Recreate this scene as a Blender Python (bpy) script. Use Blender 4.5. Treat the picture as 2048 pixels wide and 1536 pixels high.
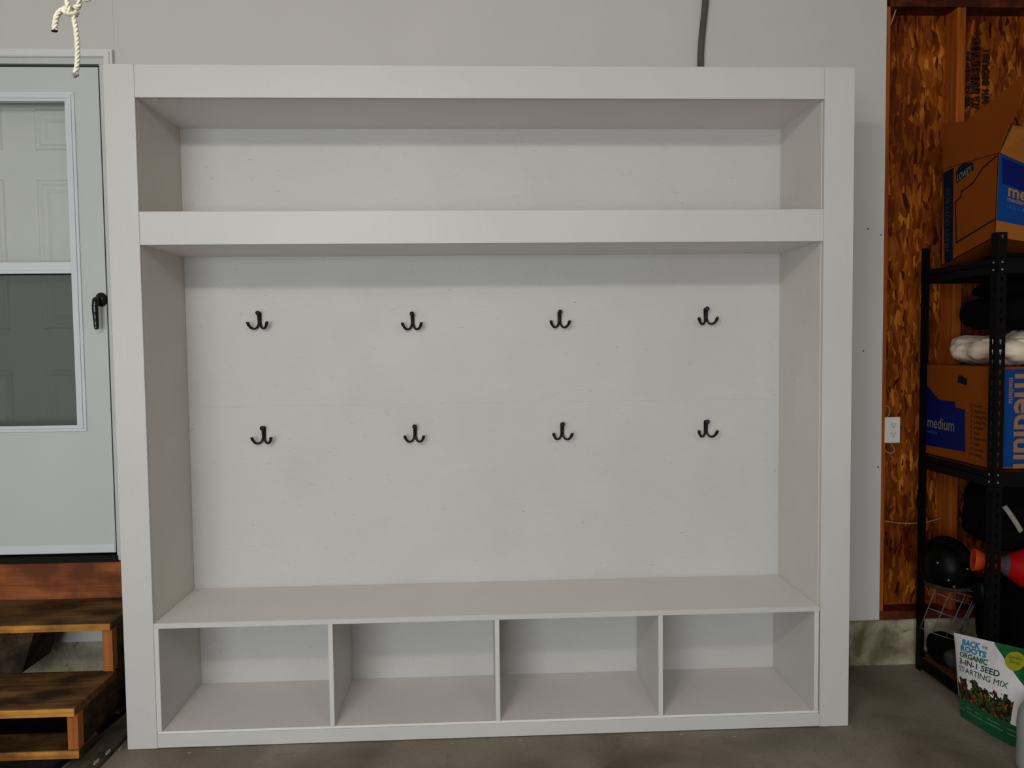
import bpy, bmesh, math, random
from mathutils import Vector, Matrix, noise as mnoise
random.seed(7)
sc = bpy.context.scene
for o in list(bpy.data.objects): bpy.data.objects.remove(o)
COL = sc.collection

# ------------------------------------------------------------------ camera
cd = bpy.data.cameras.new('camera'); cam = bpy.data.objects.new('camera', cd); COL.objects.link(cam)
cd.sensor_fit = 'HORIZONTAL'; cd.sensor_width = 36.0; cd.lens = 1540.466/2048*36.0
cd.clip_start = 0.05; cd.clip_end = 100
R_ = Vector((0.99897495, -0.04383849, -0.01127958)); U_ = Vector((0.01343235, 0.04912659, 0.99870223)); F_ = Vector((0.04322747, 0.99783003, -0.04966509))
m = Matrix((R_, U_, -F_)).transposed().to_4x4(); m.translation = (1.2997, -2.8053, 1.4602)
cam.matrix_world = m
sc.camera = cam

# ------------------------------------------------------------------ world, lights, exposure
w = bpy.data.worlds.new('world'); sc.world = w; w.use_nodes = True
w.node_tree.nodes['Background'].inputs[0].default_value = (0.62, 0.72, 0.85, 1)
w.node_tree.nodes['Background'].inputs[1].default_value = 0.6
def area(name, loc, target, sx, sy, power, col, spread=180):
    l = bpy.data.lights.new(name, 'AREA'); l.shape = 'RECTANGLE'; l.size = sx; l.size_y = sy; l.energy = power; l.color = col
    l.spread = math.radians(spread)
    o = bpy.data.objects.new(name, l); COL.objects.link(o); o.location = loc
    o.rotation_euler = (Vector(target)-Vector(loc)).to_track_quat('-Z', 'Y').to_euler(); return o
area('daylight_through_garage_opening', (-0.5, -6.9, 1.2), (1.0, 0, 0.95), 3.6, 2.1, 196, (0.87, 0.95, 1.0))
area('opener_lamp', (0.75, -2.1, 2.60), (0.9, 0.3, 1.2), 0.35, 0.25, 3.0, (1.0, 0.90, 0.80))
area('ceiling_tube_lamp', (0.1, -3.4, 2.87), (0.8, 0.3, 1.0), 0.9, 0.15, 26, (1.0, 0.93, 0.86))
area('ceiling_tube_lamp', (2.7, -3.3, 2.87), (2.2, 0.3, 0.6), 0.9, 0.15, 10, (1.0, 0.93, 0.86))
sc.view_settings.view_transform = 'Standard'; sc.view_settings.look = 'None'
sc.view_settings.gamma = 1; sc.view_settings.use_curve_mapping = False
sc.view_settings.exposure = 0.0

# ------------------------------------------------------------------ helpers
def wloc(o):
    v = Vector((0, 0, 0))
    while o is not None: v += o.location; o = o.parent
    return v
def link_mesh(name, me, mat, parent=None, smooth=False):
    o = bpy.data.objects.new(name, me); COL.objects.link(o)
    if parent is not None:
        off = wloc(parent)
        me.transform(Matrix.Translation(-off)); o.parent = parent
    if mat is not None and not me.materials: me.materials.append(mat)
    if smooth:
        for p in me.polygons: p.use_smooth = True
    return o
def mk(name, bm, mat, parent=None, smooth=False):
    bmesh.ops.recalc_face_normals(bm, faces=bm.faces)
    me = bpy.data.meshes.new(name); bm.to_mesh(me); bm.free()
    return link_mesh(name, me, mat, parent, smooth)
def box(bm, x0, y0, z0, x1, y1, z1, bev=0.0):
    vs = [bm.verts.new((x, y, z)) for x in (x0, x1) for y in (y0, y1) for z in (z0, z1)]
    idx = [(0,1,3,2),(4,6,7,5),(0,4,5,1),(2,3,7,6),(0,2,6,4),(1,5,7,3)]
    fs = [bm.faces.new([vs[i] for i in f]) for f in idx]
    if bev:
        es = list({e for f in fs for e in f.edges})
        bmesh.ops.bevel(bm, geom=es, offset=bev, segments=1, affect='EDGES', profile=0.5)
def hexa(bm, pts):  # 8 points: bottom 4 ccw, top 4 ccw
    vs = [bm.verts.new(p) for p in pts]
    for f in ((3,2,1,0),(4,5,6,7),(0,1,5,4),(1,2,6,5),(2,3,7,6),(3,0,4,7)): bm.faces.new([vs[i] for i in f])
def bx(*a, bev=0.0):
    bm = bmesh.new()
    if isinstance(a[0], (tuple, list)):
        for q in a: box(bm, *q, bev=bev)
    else: box(bm, *a, bev=bev)
    return bm
def prism(pts, d):  # polygon of 3d points extruded by vector d
    bm = bmesh.new(); d = Vector(d)
    a = [bm.verts.new(p) for p in pts]; b = [bm.verts.new(Vector(p)+d) for p in pts]
    bm.faces.new(a); bm.faces.new(b[::-1]); n = len(a)
    for i in range(n): bm.faces.new((a[i], a[(i+1) % n], b[(i+1) % n], b[i]))
    return bm
def tube(bm, pts, rad, sides=8, flat=None):
    """sweep; rad = number or list; flat = (sx, sy) section scale with fixed side vector"""
    pts = [Vector(p) for p in pts]; n = len(pts)
    rads = rad if isinstance(rad, (list, tuple)) else [rad]*n
    rings = []; t0 = (pts[1]-pts[0]).normalized()
    a = t0.orthogonal().normalized()
    for i in range(n):
        t = (pts[min(i+1, n-1)]-pts[max(i-1, 0)]).normalized()
        a = (a - t*a.dot(t)).normalized() if flat is None else (flat[0]-t*flat[0].dot(t)).normalized()
        b = t.cross(a)
        sx, sy = (1, 1) if flat is None else (flat[1], flat[2])
        rings.append([bm.verts.new(pts[i]+a*math.cos(k*2*math.pi/sides)*rads[i]*sx+b*math.sin(k*2*math.pi/sides)*rads[i]*sy) for k in range(sides)])
    for i in range(n-1):
        for k in range(sides):
            bm.faces.new((rings[i][k], rings[i][(k+1) % sides], rings[i+1][(k+1) % sides], rings[i+1][k]))
    bm.faces.new(rings[0][::-1]); bm.faces.new(rings[-1])
def smooth_path(pts, sub=6):
    P = [Vector(p) for p in pts]; out = []
    for i in range(len(P)-1):
        p0, p1, p2, p3 = P[max(i-1, 0)], P[i], P[i+1], P[min(i+2, len(P)-1)]
        for s in range(sub):
            t = s/sub
            out.append(0.5*((2*p1)+(p2-p0)*t+(2*p0-5*p1+4*p2-p3)*t*t+(3*p1-p0-3*p2+p3)*t**3))
    out.append(P[-1]); return out
def lathe(bm, prof, origin, axis, seg=24, cap=True):
    ax = Vector(axis).normalized(); a = ax.orthogonal().normalized(); b = ax.cross(a); o = Vector(origin)
    rings = [[bm.verts.new(o+ax*h+(a*math.cos(k*2*math.pi/seg)+b*math.sin(k*2*math.pi/seg))*r) for k in range(seg)] for r, h in prof]
    for i in range(len(rings)-1):
        for k in range(seg): bm.faces.new((rings[i][k], rings[i][(k+1) % seg], rings[i+1][(k+1) % seg], rings[i+1][k]))
    if cap: bm.faces.new(rings[0][::-1]); bm.faces.new(rings[-1])
def blob(c, r, amp=0.02, freq=6, power=2.6, seg=40, floor=None, seed=0):
    bm = bmesh.new(); bmesh.ops.create_uvsphere(bm, u_segments=seg, v_segments=seg//2, radius=1)
    for v in bm.verts:
        d = v.co.copy(); n = (abs(d.x)**power+abs(d.y)**power+abs(d.z)**power)**(1/power); d /= n
        p = Vector((c[0]+d.x*r[0], c[1]+d.y*r[1], c[2]+d.z*r[2]))
        k = mnoise.noise(p*freq+Vector((seed, 0, 0)))+0.5*abs(mnoise.noise(p*freq*2.3+Vector((seed, 3, 0))))
        p += d.normalized()*k*amp
        if floor is not None and p.z < floor: p.z = floor
        v.co = p
    return bm
def thing(name, label, cat, loc=(0, 0, 0), group=None):
    o = bpy.data.objects.new(name, None); COL.objects.link(o); o.location = loc; o.empty_display_size = 0.1
    return tag(o, label, cat, group)
def tag(o, label, cat, group=None):
    o['label'] = label; o['category'] = cat
    if group: o['group'] = group
    return o
def struct(o, label=None, cat=None):
    o['kind'] = 'structure'
    if label: o['label'] = label
    if cat: o['category'] = cat
    return o
_tc = {}
def text_bm(body, mapf, size=1.0, align='LEFT', bold=0.0):
    """mesh of a text line; mapf(x, y) gives the 3d point"""
    cu = bpy.data.curves.new('t', 'FONT'); cu.body = body; cu.size = size; cu.align_x = align; cu.offset = bold; cu.resolution_u = 3
    ob = bpy.data.objects.new('t', cu); COL.objects.link(ob)
    dg = bpy.context.evaluated_depsgraph_get(); me = bpy.data.meshes.new_from_object(ob.evaluated_get(dg))
    bpy.data.objects.remove(ob); bm = bmesh.new(); bm.from_mesh(me); bpy.data.meshes.remove(me)
    for v in bm.verts: v.co = mapf(v.co.x, v.co.y)
    return bm
def printed(name, body, mapf, size, mat, parent, bold=0.0, align='LEFT'):
    bm = text_bm(body, mapf, size, align, bold)
    me = bpy.data.meshes.new(name); bm.to_mesh(me); bm.free()
    return link_mesh(name, me, mat, parent)

# ------------------------------------------------------------------ materials
def nt(name):
    mt = bpy.data.materials.new(name); mt.use_nodes = True; t = mt.node_tree
    return mt, t, t.nodes, t.links, t.nodes['Principled BSDF']
def mat(name, c, rough=0.5, var=0.0, scale=(4, 4, 4), bump=0.0, bscale=(60, 60, 60), metal=0.0, spec=None, detail=6):
    mt, t, N, L, B = nt(name)
    B.inputs['Roughness'].default_value = rough; B.inputs['Metallic'].default_value = metal
    if spec is None: spec = 0.5 if rough < 0.3 else (0.35 if max(c) > 0.3 else 0.12)
    B.inputs['Specular IOR Level'].default_value = spec
    B.inputs['Base Color'].default_value = (*c, 1)
    tc = N.new('ShaderNodeTexCoord')
    if var:
        mp = N.new('ShaderNodeMapping'); mp.inputs['Scale'].default_value = scale; L.new(tc.outputs['Object'], mp.inputs[0])
        nz = N.new('ShaderNodeTexNoise'); nz.inputs['Scale'].default_value = 1; nz.inputs['Detail'].default_value = detail; L.new(mp.outputs[0], nz.inputs['Vector'])
        r = N.new('ShaderNodeValToRGB'); r.color_ramp.elements[0].position = 0.3; r.color_ramp.elements[1].position = 0.7
        r.color_ramp.elements[0].color = (*[x*(1-var) for x in c], 1); r.color_ramp.elements[1].color = (*[min(1, x*(1+var)) for x in c], 1)
        L.new(nz.outputs[0], r.inputs[0]); L.new(r.outputs[0], B.inputs['Base Color'])
    if bump:
        mp = N.new('ShaderNodeMapping'); mp.inputs['Scale'].default_value = bscale; L.new(tc.outputs['Object'], mp.inputs[0])
        nz = N.new('ShaderNodeTexNoise'); nz.inputs['Scale'].default_value = 1; nz.inputs['Detail'].default_value = 5; L.new(mp.outputs[0], nz.inputs['Vector'])
        b = N.new('ShaderNodeBump'); b.inputs['Strength'].default_value = bump; b.inputs['Distance'].default_value = 0.01
        L.new(nz.outputs[0], b.inputs['Height']); L.new(b.outputs[0], B.inputs['Normal'])
    return mt
def ramp(N, L, src, stops):
    r = N.new('ShaderNodeValToRGB'); e = r.color_ramp.elements
    while len(e) < len(stops): e.new(0.5)
    for i, (p, c) in enumerate(stops): e[i].position = p; e[i].color = (*c, 1) if len(c) == 3 else c
    L.new(src, r.inputs[0]); return r.outputs[0]
def mixc(N, L, f, a, b, mode='MIX'):
    x = N.new('ShaderNodeMix'); x.data_type = 'RGBA'; x.blend_type = mode
    for s, v in ((x.inputs[0], f), (x.inputs[6], a), (x.inputs[7], b)):
        if hasattr(v, 'is_linked') or hasattr(v, 'node'): L.new(v, s)
        elif isinstance(v, (int, float)): s.default_value = v
        else: s.default_value = (*v, 1)
    return x.outputs[2]
def math_(N, L, op, a, b=0.0, c=None):
    x = N.new('ShaderNodeMath'); x.operation = op
    for i, v in enumerate((a, b, c)):
        if v is None: continue
        if hasattr(v, 'node'): L.new(v, x.inputs[i])
        else: x.inputs[i].default_value = v
    return x.outputs[0]

def paint_ply(name, c, grain):   # white paint over plywood: fine grain, tiny dark checks
    mt, t, N, L, B = nt(name); B.inputs['Roughness'].default_value = 0.55; B.inputs['Specular IOR Level'].default_value = 0.3
    tc = N.new('ShaderNodeTexCoord')
    def nz(scale, det=6):
        mp = N.new('ShaderNodeMapping'); mp.inputs['Scale'].default_value = scale; L.new(tc.outputs['Object'], mp.inputs[0])
        n = N.new('ShaderNodeTexNoise'); n.inputs['Scale'].default_value = 1; n.inputs['Detail'].default_value = det; L.new(mp.outputs[0], n.inputs['Vector']); return n.outputs[0]
    s1 = (14, 14, 140) if grain == 'x' else (140, 140, 14)
    s2 = (40, 40, 300) if grain == 'x' else (300, 300, 40)
    low = nz((2.2, 2.2, 2.2), 3)
    base = ramp(N, L, low, [(0.3, [x*0.96 for x in c]), (0.7, [min(1, x*1.03) for x in c])])
    fine = ramp(N, L, nz(s1), [(0.35, (0.975,)*3), (0.65, (1.0,)*3)])
    col = mixc(N, L, 1.0, base, fine, 'MULTIPLY')
    chk = ramp(N, L, nz(s2, 2), [(0.0, (1, 1, 1)), (0.235, (1, 1, 1)), (0.28, (0, 0, 0))])
    col = mixc(N, L, chk, col, (0.22, 0.20, 0.18)); smd = ramp(N, L, nz((3.1, 3.1, 3.1), 4), [(0.0, (1, 1, 1)), (0.30, (0.9,)*3), (0.38, (0, 0, 0))]); col = mixc(N, L, math_(N, L, 'MULTIPLY', smd, 0.05), col, (0.2, 0.19, 0.18)); L.new(col, B.inputs['Base Color'])
    b = N.new('ShaderNodeBump'); b.inputs['Strength'].default_value = 0.08; b.inputs['Distance'].default_value = 0.004
    L.new(nz(s1), b.inputs['Height']); L.new(b.outputs[0], B.inputs['Normal'])
    return mt

M = {}
WHITE = (0.525, 0.505, 0.478)
M['trim'] = mat('white_trim_paint', (0.515, 0.495, 0.47), 0.42, 0.025, (3, 3, 3), 0.06, (90, 90, 12))
M['ply_x'] = paint_ply('white_painted_plywood', WHITE, 'x')
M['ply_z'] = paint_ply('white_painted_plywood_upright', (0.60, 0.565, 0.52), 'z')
M['shelf'] = mat('white_painted_board', (0.70, 0.66, 0.625), 0.45, 0.03, (4, 4, 4), 0.05, (20, 90, 90))  # lifted above the trim tone to paint in missing bounce light inside
M['divider'] = mat('white_painted_divider', (0.56, 0.535, 0.505), 0.45, 0.03, (4, 4, 4))
M['drywall'] = mat('grey_white_drywall', (0.515, 0.487, 0.455), 0.8, 0.03, (2, 2, 2), 0.12, (70, 70, 70))
M['drywall_edge'] = M['drywall']
M['ceiling'] = mat('ceiling_paint', (0.7, 0.69, 0.67), 0.9, 0.02)
M['side_wall'] = mat('side_wall_paint', (0.58, 0.55, 0.51), 0.9, 0.05)
M['door'] = mat('white_door_metal', (0.49, 0.505, 0.48), 0.35, 0.015, (3, 3, 3), 0.02)
M['bead'] = mat('white_vinyl_bead', (0.58, 0.60, 0.61), 0.35)
M['inner_door'] = mat('painted_inner_door', (0.62, 0.61, 0.58), 0.4, 0.02)
M['casing'] = mat('casing_paint', (0.60, 0.59, 0.57), 0.5, 0.02)
M['jamb'] = mat('shaded_jamb_paint', (0.47, 0.475, 0.455), 0.5, 0.02)  # greyed below the casing tone to paint in the shade of the recess
M['gap'] = mat('black_gap_and_rubber', (0.008, 0.008, 0.007), 0.8)
M['black_gloss'] = mat('black_gloss_metal', (0.004, 0.004, 0.004), 0.18)
M['black_hook'] = mat('black_hook_metal', (0.006, 0.006, 0.006), 0.3, spec=0.35)
M['screw'] = mat('screw_head', (0.01, 0.01, 0.01), 0.3, metal=0.6)
M['alu'] = mat('grey_aluminium_sash', (0.22, 0.23, 0.22), 0.4, metal=0.3)
M['conduit'] = mat('grey_plastic_conduit', (0.085, 0.078, 0.068), 0.38, 0.08, (10, 10, 10))
M['rope'] = mat('cream_nylon_rope', (0.60, 0.56, 0.45), 0.6, 0.12, (200, 200, 200))
M['rope_end'] = mat('melted_rope_end', (0.22, 0.18, 0.16), 0.5, 0.3, (200, 200, 200))
M['rope_burnt'] = mat('burnt_rope_end', (0.02, 0.015, 0.012), 0.6)
M['rack'] = mat('black_powder_coat', (0.0022, 0.0022, 0.0024), 0.5, spec=0.08)
M['bolt'] = mat('zinc_bolt', (0.35, 0.34, 0.33), 0.35, metal=0.8)
M['chip'] = mat('particle_board_shelf', (0.10, 0.035, 0.012), 0.8, 0.35, (60, 60, 60))
M['black_cloth'] = mat('black_cloth', (0.0022, 0.0022, 0.0024), 0.9, 0.3, (20, 20, 20), 0.4, (60, 60, 60), spec=0.04)
M['black_plastic'] = mat('black_plastic', (0.002, 0.002, 0.002), 0.35, spec=0.06)
M['grey_cloth'] = mat('dark_grey_padding', (0.022, 0.022, 0.022), 0.9, 0.4, (40, 40, 40), 0.4)
M['wire_grey'] = mat('grey_cage_wire', (0.11, 0.11, 0.12), 0.4, metal=0.4)
M['strap'] = mat('pale_strap_cloth', (0.26, 0.24, 0.20), 0.8, 0.15, (40, 40, 40))
M['red'] = mat('red_plastic', (0.30, 0.0015, 0.0008), 0.5)
M['orange'] = mat('orange_plastic', (0.45, 0.038, 0.002), 0.5)
M['greyband'] = mat('grey_band', (0.05, 0.045, 0.055), 0.6)
M['plate'] = mat('white_outlet_plastic', (0.62, 0.58, 0.53), 0.35)
M['socket'] = mat('white_receptacle', (0.56, 0.53, 0.48), 0.35)
M['dark'] = mat('dark_hole', (0.006, 0.005, 0.005), 0.8)
M['cable'] = mat('cream_cable_sheath', (0.26, 0.18, 0.085), 0.5)
M['cable_white'] = mat('white_cable_sheath', (0.30, 0.25, 0.17), 0.5)
M['mat'] = mat('black_rubber_mat', (0.010, 0.010, 0.011), 0.85, 0.4, (40, 40, 40), 0.6, (150, 150, 150))

def wood(name, light, dark, axis='x', dirt=None, rough=0.7, gs=1.0):
    mt, t, N, L, B = nt(name); B.inputs['Roughness'].default_value = rough; B.inputs['Specular IOR Level'].default_value = 0.15
    tc = N.new('ShaderNodeTexCoord')
    def nz(scale, det=6, dist=0.0):
        mp = N.new('ShaderNodeMapping'); mp.inputs['Scale'].default_value = scale; L.new(tc.outputs['Object'], mp.inputs[0])
        n = N.new('ShaderNodeTexNoise'); n.inputs['Scale'].default_value = 1; n.inputs['Detail'].default_value = det; n.inputs['Distortion'].default_value = dist
        L.new(mp.outputs[0], n.inputs['Vector']); return n.outputs[0]
    s = {'x': (2.5, 60, 60), 'y': (60, 2.5, 60), 'z': (60, 60, 2.5)}[axis]; s = tuple(v*gs for v in s)
    g = nz(s, 6, 0.6)
    col = ramp(N, L, g, [(0.32, dark), (0.5, tuple((a+b)/2 for a, b in zip(light, dark))), (0.68, light)])
    if dirt:
        d = ramp(N, L, nz((5, 9, 9), 5), [(0.40, (0, 0, 0)), (0.62, (1, 1, 1))])
        col = mixc(N, L, d, col, dirt)
    L.new(col, B.inputs['Base Color'])
    b = N.new('ShaderNodeBump'); b.inputs['Strength'].default_value = 0.4; b.inputs['Distance'].default_value = 0.004
    L.new(g, b.inputs['Height']); L.new(b.outputs[0], B.inputs['Normal'])
    return mt
M['fascia'] = wood('red_brown_fascia_wood', (0.36, 0.112, 0.036), (0.20, 0.054, 0.016), 'x', (0.12, 0.036, 0.012))
M['tread'] = wood('weathered_tread_wood', (0.20, 0.105, 0.036), (0.085, 0.042, 0.012), 'x', (0.035, 0.016, 0.005))
M['tread_edge'] = wood('yellow_edge_wood', (0.66, 0.30, 0.055), (0.40, 0.16, 0.025), 'x', (0.17, 0.06, 0.010))
M['post'] = wood('orange_post_wood', (0.38, 0.125, 0.032), (0.24, 0.07, 0.016), 'z')
M['stair_side'] = wood('dark_stringer_wood', (0.085, 0.048, 0.020), (0.030, 0.016, 0.007), 'y', (0.010, 0.006, 0.004))
M['stud'] = wood('stud_wood', (0.36, 0.086, 0.008), (0.19, 0.038, 0.003), 'z')
M['stud_dark'] = wood('old_stud_wood', (0.15, 0.032, 0.006), (0.05, 0.009, 0.002), 'z', (0.035, 0.006, 0.002))
M['plank'] = wood('grey_floor_plank', (0.085, 0.068, 0.048), (0.045, 0.035, 0.024), 'y', (0.022, 0.017, 0.012))

def osb():
    mt, t, N, L, B = nt('oriented_strand_board'); B.inputs['Roughness'].default_value = 0.7; B.inputs['Specular IOR Level'].default_value = 0.1
    tc = N.new('ShaderNodeTexCoord')
    wz = N.new('ShaderNodeTexNoise'); wz.inputs['Scale'].default_value = 9; wz.inputs['Detail'].default_value = 2; L.new(tc.outputs['Object'], wz.inputs['Vector'])
    def strands(ang, sc_, seed):
        mp = N.new('ShaderNodeMapping'); mp.inputs['Rotation'].default_value = (0, ang, 0); mp.inputs['Scale'].default_value = (sc_[0], 0.01, sc_[1]); mp.inputs['Location'].default_value = (seed, 0, seed*1.7)
        add = N.new('ShaderNodeVectorMath'); add.operation = 'MULTIPLY_ADD'; add.inputs[1].default_value = (0.05, 0, 0.05)
        L.new(wz.outputs[1], add.inputs[0]); L.new(tc.outputs['Object'], add.inputs[2]); L.new(add.outputs[0], mp.inputs[0])
        v = N.new('ShaderNodeTexVoronoi'); v.inputs['Scale'].default_value = 1; L.new(mp.outputs[0], v.inputs['Vector'])
        s = N.new('ShaderNodeSeparateColor'); L.new(v.outputs['Color'], s.inputs[0]); return s.outputs
    a = strands(0.2, (64, 17), 1.3); b = strands(-0.55, (58, 15), 5.1); c = strands(0.95, (52, 17), 9.7); d = strands(-1.25, (70, 20), 3.3); e5 = strands(0.5, (95, 15), 7.7)
    st = [(0.0, (0.040, 0.004, 0.0003)), (0.12, (0.13, 0.022, 0.001)), (0.6, (0.24, 0.055, 0.003)), (0.88, (0.34, 0.095, 0.007)), (1.0, (0.52, 0.19, 0.025))]
    ca = ramp(N, L, a[0], st); cb = ramp(N, L, b[0], st); cc = ramp(N, L, c[0], st); cdd = ramp(N, L, d[0], st)
    x = mixc(N, L, math_(N, L, 'GREATER_THAN', b[1], 0.55), ca, cb)
    x = mixc(N, L, math_(N, L, 'GREATER_THAN', c[1], 0.62), x, cc)
    x = mixc(N, L, math_(N, L, 'GREATER_THAN', d[1], 0.78), x, cdd)
    x = mixc(N, L, math_(N, L, 'GREATER_THAN', e5[1], 0.80), x, ramp(N, L, e5[0], st))
    g = N.new('ShaderNodeTexNoise'); g.inputs['Scale'].default_value = 3.0; g.inputs['Detail'].default_value = 3; L.new(tc.outputs['Object'], g.inputs['Vector'])
    x = mixc(N, L, 1.0, x, ramp(N, L, g.outputs[0], [(0.3, (0.42, 0.30, 0.2)), (0.62, (1, 1, 1))]), 'MULTIPLY')
    L.new(x, B.inputs['Base Color'])
    bp = N.new('ShaderNodeBump'); bp.inputs['Strength'].default_value = 0.5; bp.inputs['Distance'].default_value = 0.002
    L.new(a[0], bp.inputs['Height']); L.new(bp.outputs[0], B.inputs['Normal'])
    return mt
M['osb'] = osb()
M['osb_ink'] = mat('dark_ink_on_strand_board', (0.030, 0.007, 0.003), 0.8)

def concrete(name, c, dark, light, sc_=2.0, stain=0.5):
    mt, t, N, L, B = nt(name); B.inputs['Roughness'].default_value = 0.62; B.inputs['Specular IOR Level'].default_value = 0.25
    tc = N.new('ShaderNodeTexCoord')
    def nz(s, det=8, w=0.0):
        n = N.new('ShaderNodeTexNoise'); n.inputs['Scale'].default_value = s; n.inputs['Detail'].default_value = det; n.inputs['Distortion'].default_value = w; L.new(tc.outputs['Object'], n.inputs['Vector']); return n.outputs[0]
    x = ramp(N, L, nz(sc_*1.3, 8, 0.4), [(0.32, dark), (0.5, c), (0.72, light)])
    x = mixc(N, L, 1.0, x, ramp(N, L, nz(90, 4), [(0.3, (0.82,)*3), (0.7, (1.0,)*3)]), 'MULTIPLY')
    s = ramp(N, L, nz(sc_*4.0, 6, 1.0), [(0.28, (1, 1, 1)), (0.42, (0, 0, 0))])
    sm = math_(N, L, 'MULTIPLY', s, stain)
    x = mixc(N, L, sm, x, dark)
    L.new(x, B.inputs['Base Color'])
    b = N.new('ShaderNodeBump'); b.inputs['Strength'].default_value = 0.25; b.inputs['Distance'].default_value = 0.004
    L.new(nz(60, 6), b.inputs['Height']); L.new(b.outputs[0], B.inputs['Normal'])
    return mt
M['floor'] = concrete('concrete_floor', (0.215, 0.178, 0.132), (0.135, 0.105, 0.074), (0.29, 0.245, 0.19))
M['footing'] = concrete('concrete_footing', (0.40, 0.345, 0.235), (0.12, 0.09, 0.052), (0.52, 0.46, 0.34), 4.0, 0.8)

def glass(name, tint, gloss=0.06, dark=0.0, dcol=(0.05, 0.05, 0.05)):
    mt = bpy.data.materials.new(name); mt.use_nodes = True; t = mt.node_tree; N = t.nodes; L = t.links
    N.remove(N['Principled BSDF']); out = N['Material Output']
    tr = N.new('ShaderNodeBsdfTransparent'); tr.inputs[0].default_value = (*tint, 1)
    gl = N.new('ShaderNodeBsdfGlossy'); gl.inputs['Roughness'].default_value = 0.03
    df = N.new('ShaderNodeBsdfDiffuse'); df.inputs[0].default_value = (*dcol, 1)
    m1 = N.new('ShaderNodeMixShader'); m1.inputs[0].default_value = dark; L.new(tr.outputs[0], m1.inputs[1]); L.new(df.outputs[0], m1.inputs[2])
    m2 = N.new('ShaderNodeMixShader'); m2.inputs[0].default_value = gloss; L.new(m1.outputs[0], m2.inputs[1]); L.new(gl.outputs[0], m2.inputs[2])
    L.new(m2.outputs[0], out.inputs[0]); return mt
M['glass'] = glass('clear_glass', (0.97, 0.98, 0.97))
M['screen'] = glass('insect_screen_mesh', (0.86, 0.87, 0.86), 0.01, 0.26, (0.14, 0.142, 0.135))
def card(name, c):
    return mat(name, c, 0.85, 0.10, (3, 3, 3), 0.08, (120, 120, 120), spec=0.04)
M['card'] = card('brown_cardboard', (0.19, 0.044, 0.004))
M['card_light'] = card('light_cardboard_band', (0.25, 0.085, 0.014))
M['card_dark'] = card('dark_cardboard', (0.06, 0.012, 0.002))
M['navy'] = mat('navy_print', (0.002, 0.005, 0.013), 0.7)
M['blue'] = mat('blue_print', (0.001, 0.02, 0.11), 0.6)
M['blue_bright'] = mat('bright_blue_print', (0.001, 0.034, 0.16), 0.6)
M['blue_dark'] = mat('dark_blue_print', (0.0006, 0.005, 0.075), 0.6)
M['ink_white'] = mat('pale_print', (0.16, 0.14, 0.12), 0.7)
M['ink_tan'] = mat('tan_print', (0.26, 0.12, 0.045), 0.7)
M['ink_brown'] = mat('brown_print', (0.030, 0.010, 0.004), 0.8)
M['ink_faint'] = mat('faint_grey_print', (0.035, 0.035, 0.04), 0.7)
M['ink_blue'] = mat('faint_blue_print', (0.03, 0.10, 0.20), 0.7)

# ================================================================== SETTING
H = 2.4616; W = 2.6875
YW = 0.51
struct(mk('floor', bx(-2.6, -7.0, -0.10, 4.62, 0.75, 0.0), M['floor']))
struct(mk('ceiling', bx(-2.6, -7.0, 2.985, 4.62, 0.75, 3.08), M['ceiling']))
struct(mk('wall_left', bx(-2.72, -7.0, 0, -2.6, 0.75, 3.0), M['side_wall']))
struct(mk('wall_right', bx(4.62, -7.0, 0, 4.74, 0.75, 3.0), M['side_wall']))
struct(mk('wall_front', bx((-2.6, -7.1, 0, -2.32, -7.0, 3.0), (1.4, -7.1, 0, 4.62, -7.0, 3.0), (-2.32, -7.1, 2.28, 1.4, -7.0, 3.0)), M['side_wall']))
# back wall: gypsum sheets, door opening x -1.19..-0.219, z 0.56..2.662
bm = bmesh.new()
box(bm, -0.186, YW, 0.216, 3.076, YW+0.013, 2.985)
box(bm, -0.219, YW, 0.216, -0.1865, YW+0.013, 2.985)
box(bm, -1.19, YW, 2.662, -0.219, YW+0.013, 2.985)
box(bm, -2.6, YW, 0.216, -1.19, YW+0.013, 2.985)
box(bm, -1.19, YW, 0.216, -0.219, YW+0.013, 0.566)
wb = struct(mk('wall_back', bm, M['drywall']))
for (x, z) in ((3.004, 1.951), (3.062, 1.925), (2.99, 1.42), (3.062, 0.905)):
    b2 = bmesh.new(); lathe(b2, [(0.004, 0), (0.0035, 0.0012), (0.0005, 0.0016)], (x, YW, z), (0, -1, 0), 10); mk('nail_head', b2, M['conduit'], wb)
# framing of the open bays
fr = bx((3.078, YW+0.014, 0.25, 3.100, 0.612, 2.905)); struct(mk('trim_5', fr, M['stud']))
struct(mk('trim_6', bx(3.398, YW+0.014, 0.25, 3.436, 0.612, 2.905, bev=0.001), M['stud']))
struct(mk('trim_7', bx(3.805, YW+0.014, 0.25, 3.843, 0.612, 2.905), M['stud_dark']))
struct(mk('trim_8', bx(3.101, YW+0.012, 2.905, 4.62, 0.612, 2.984), M['stud_dark']))
struct(mk('trim_9', bx((3.078, YW+0.012, 0.212, 4.62, 0.612, 0.249)), M['stud_dark']))
so = struct(mk('wall_sheathing', bx(3.0, 0.6125, 0.20, 4.62, 0.626, 2.985), M['osb']))
struct(mk('wall_backing', bx((-2.6, 0.70, 0, 4.62, 0.75, 3.0)), M['side_wall']))
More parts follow.
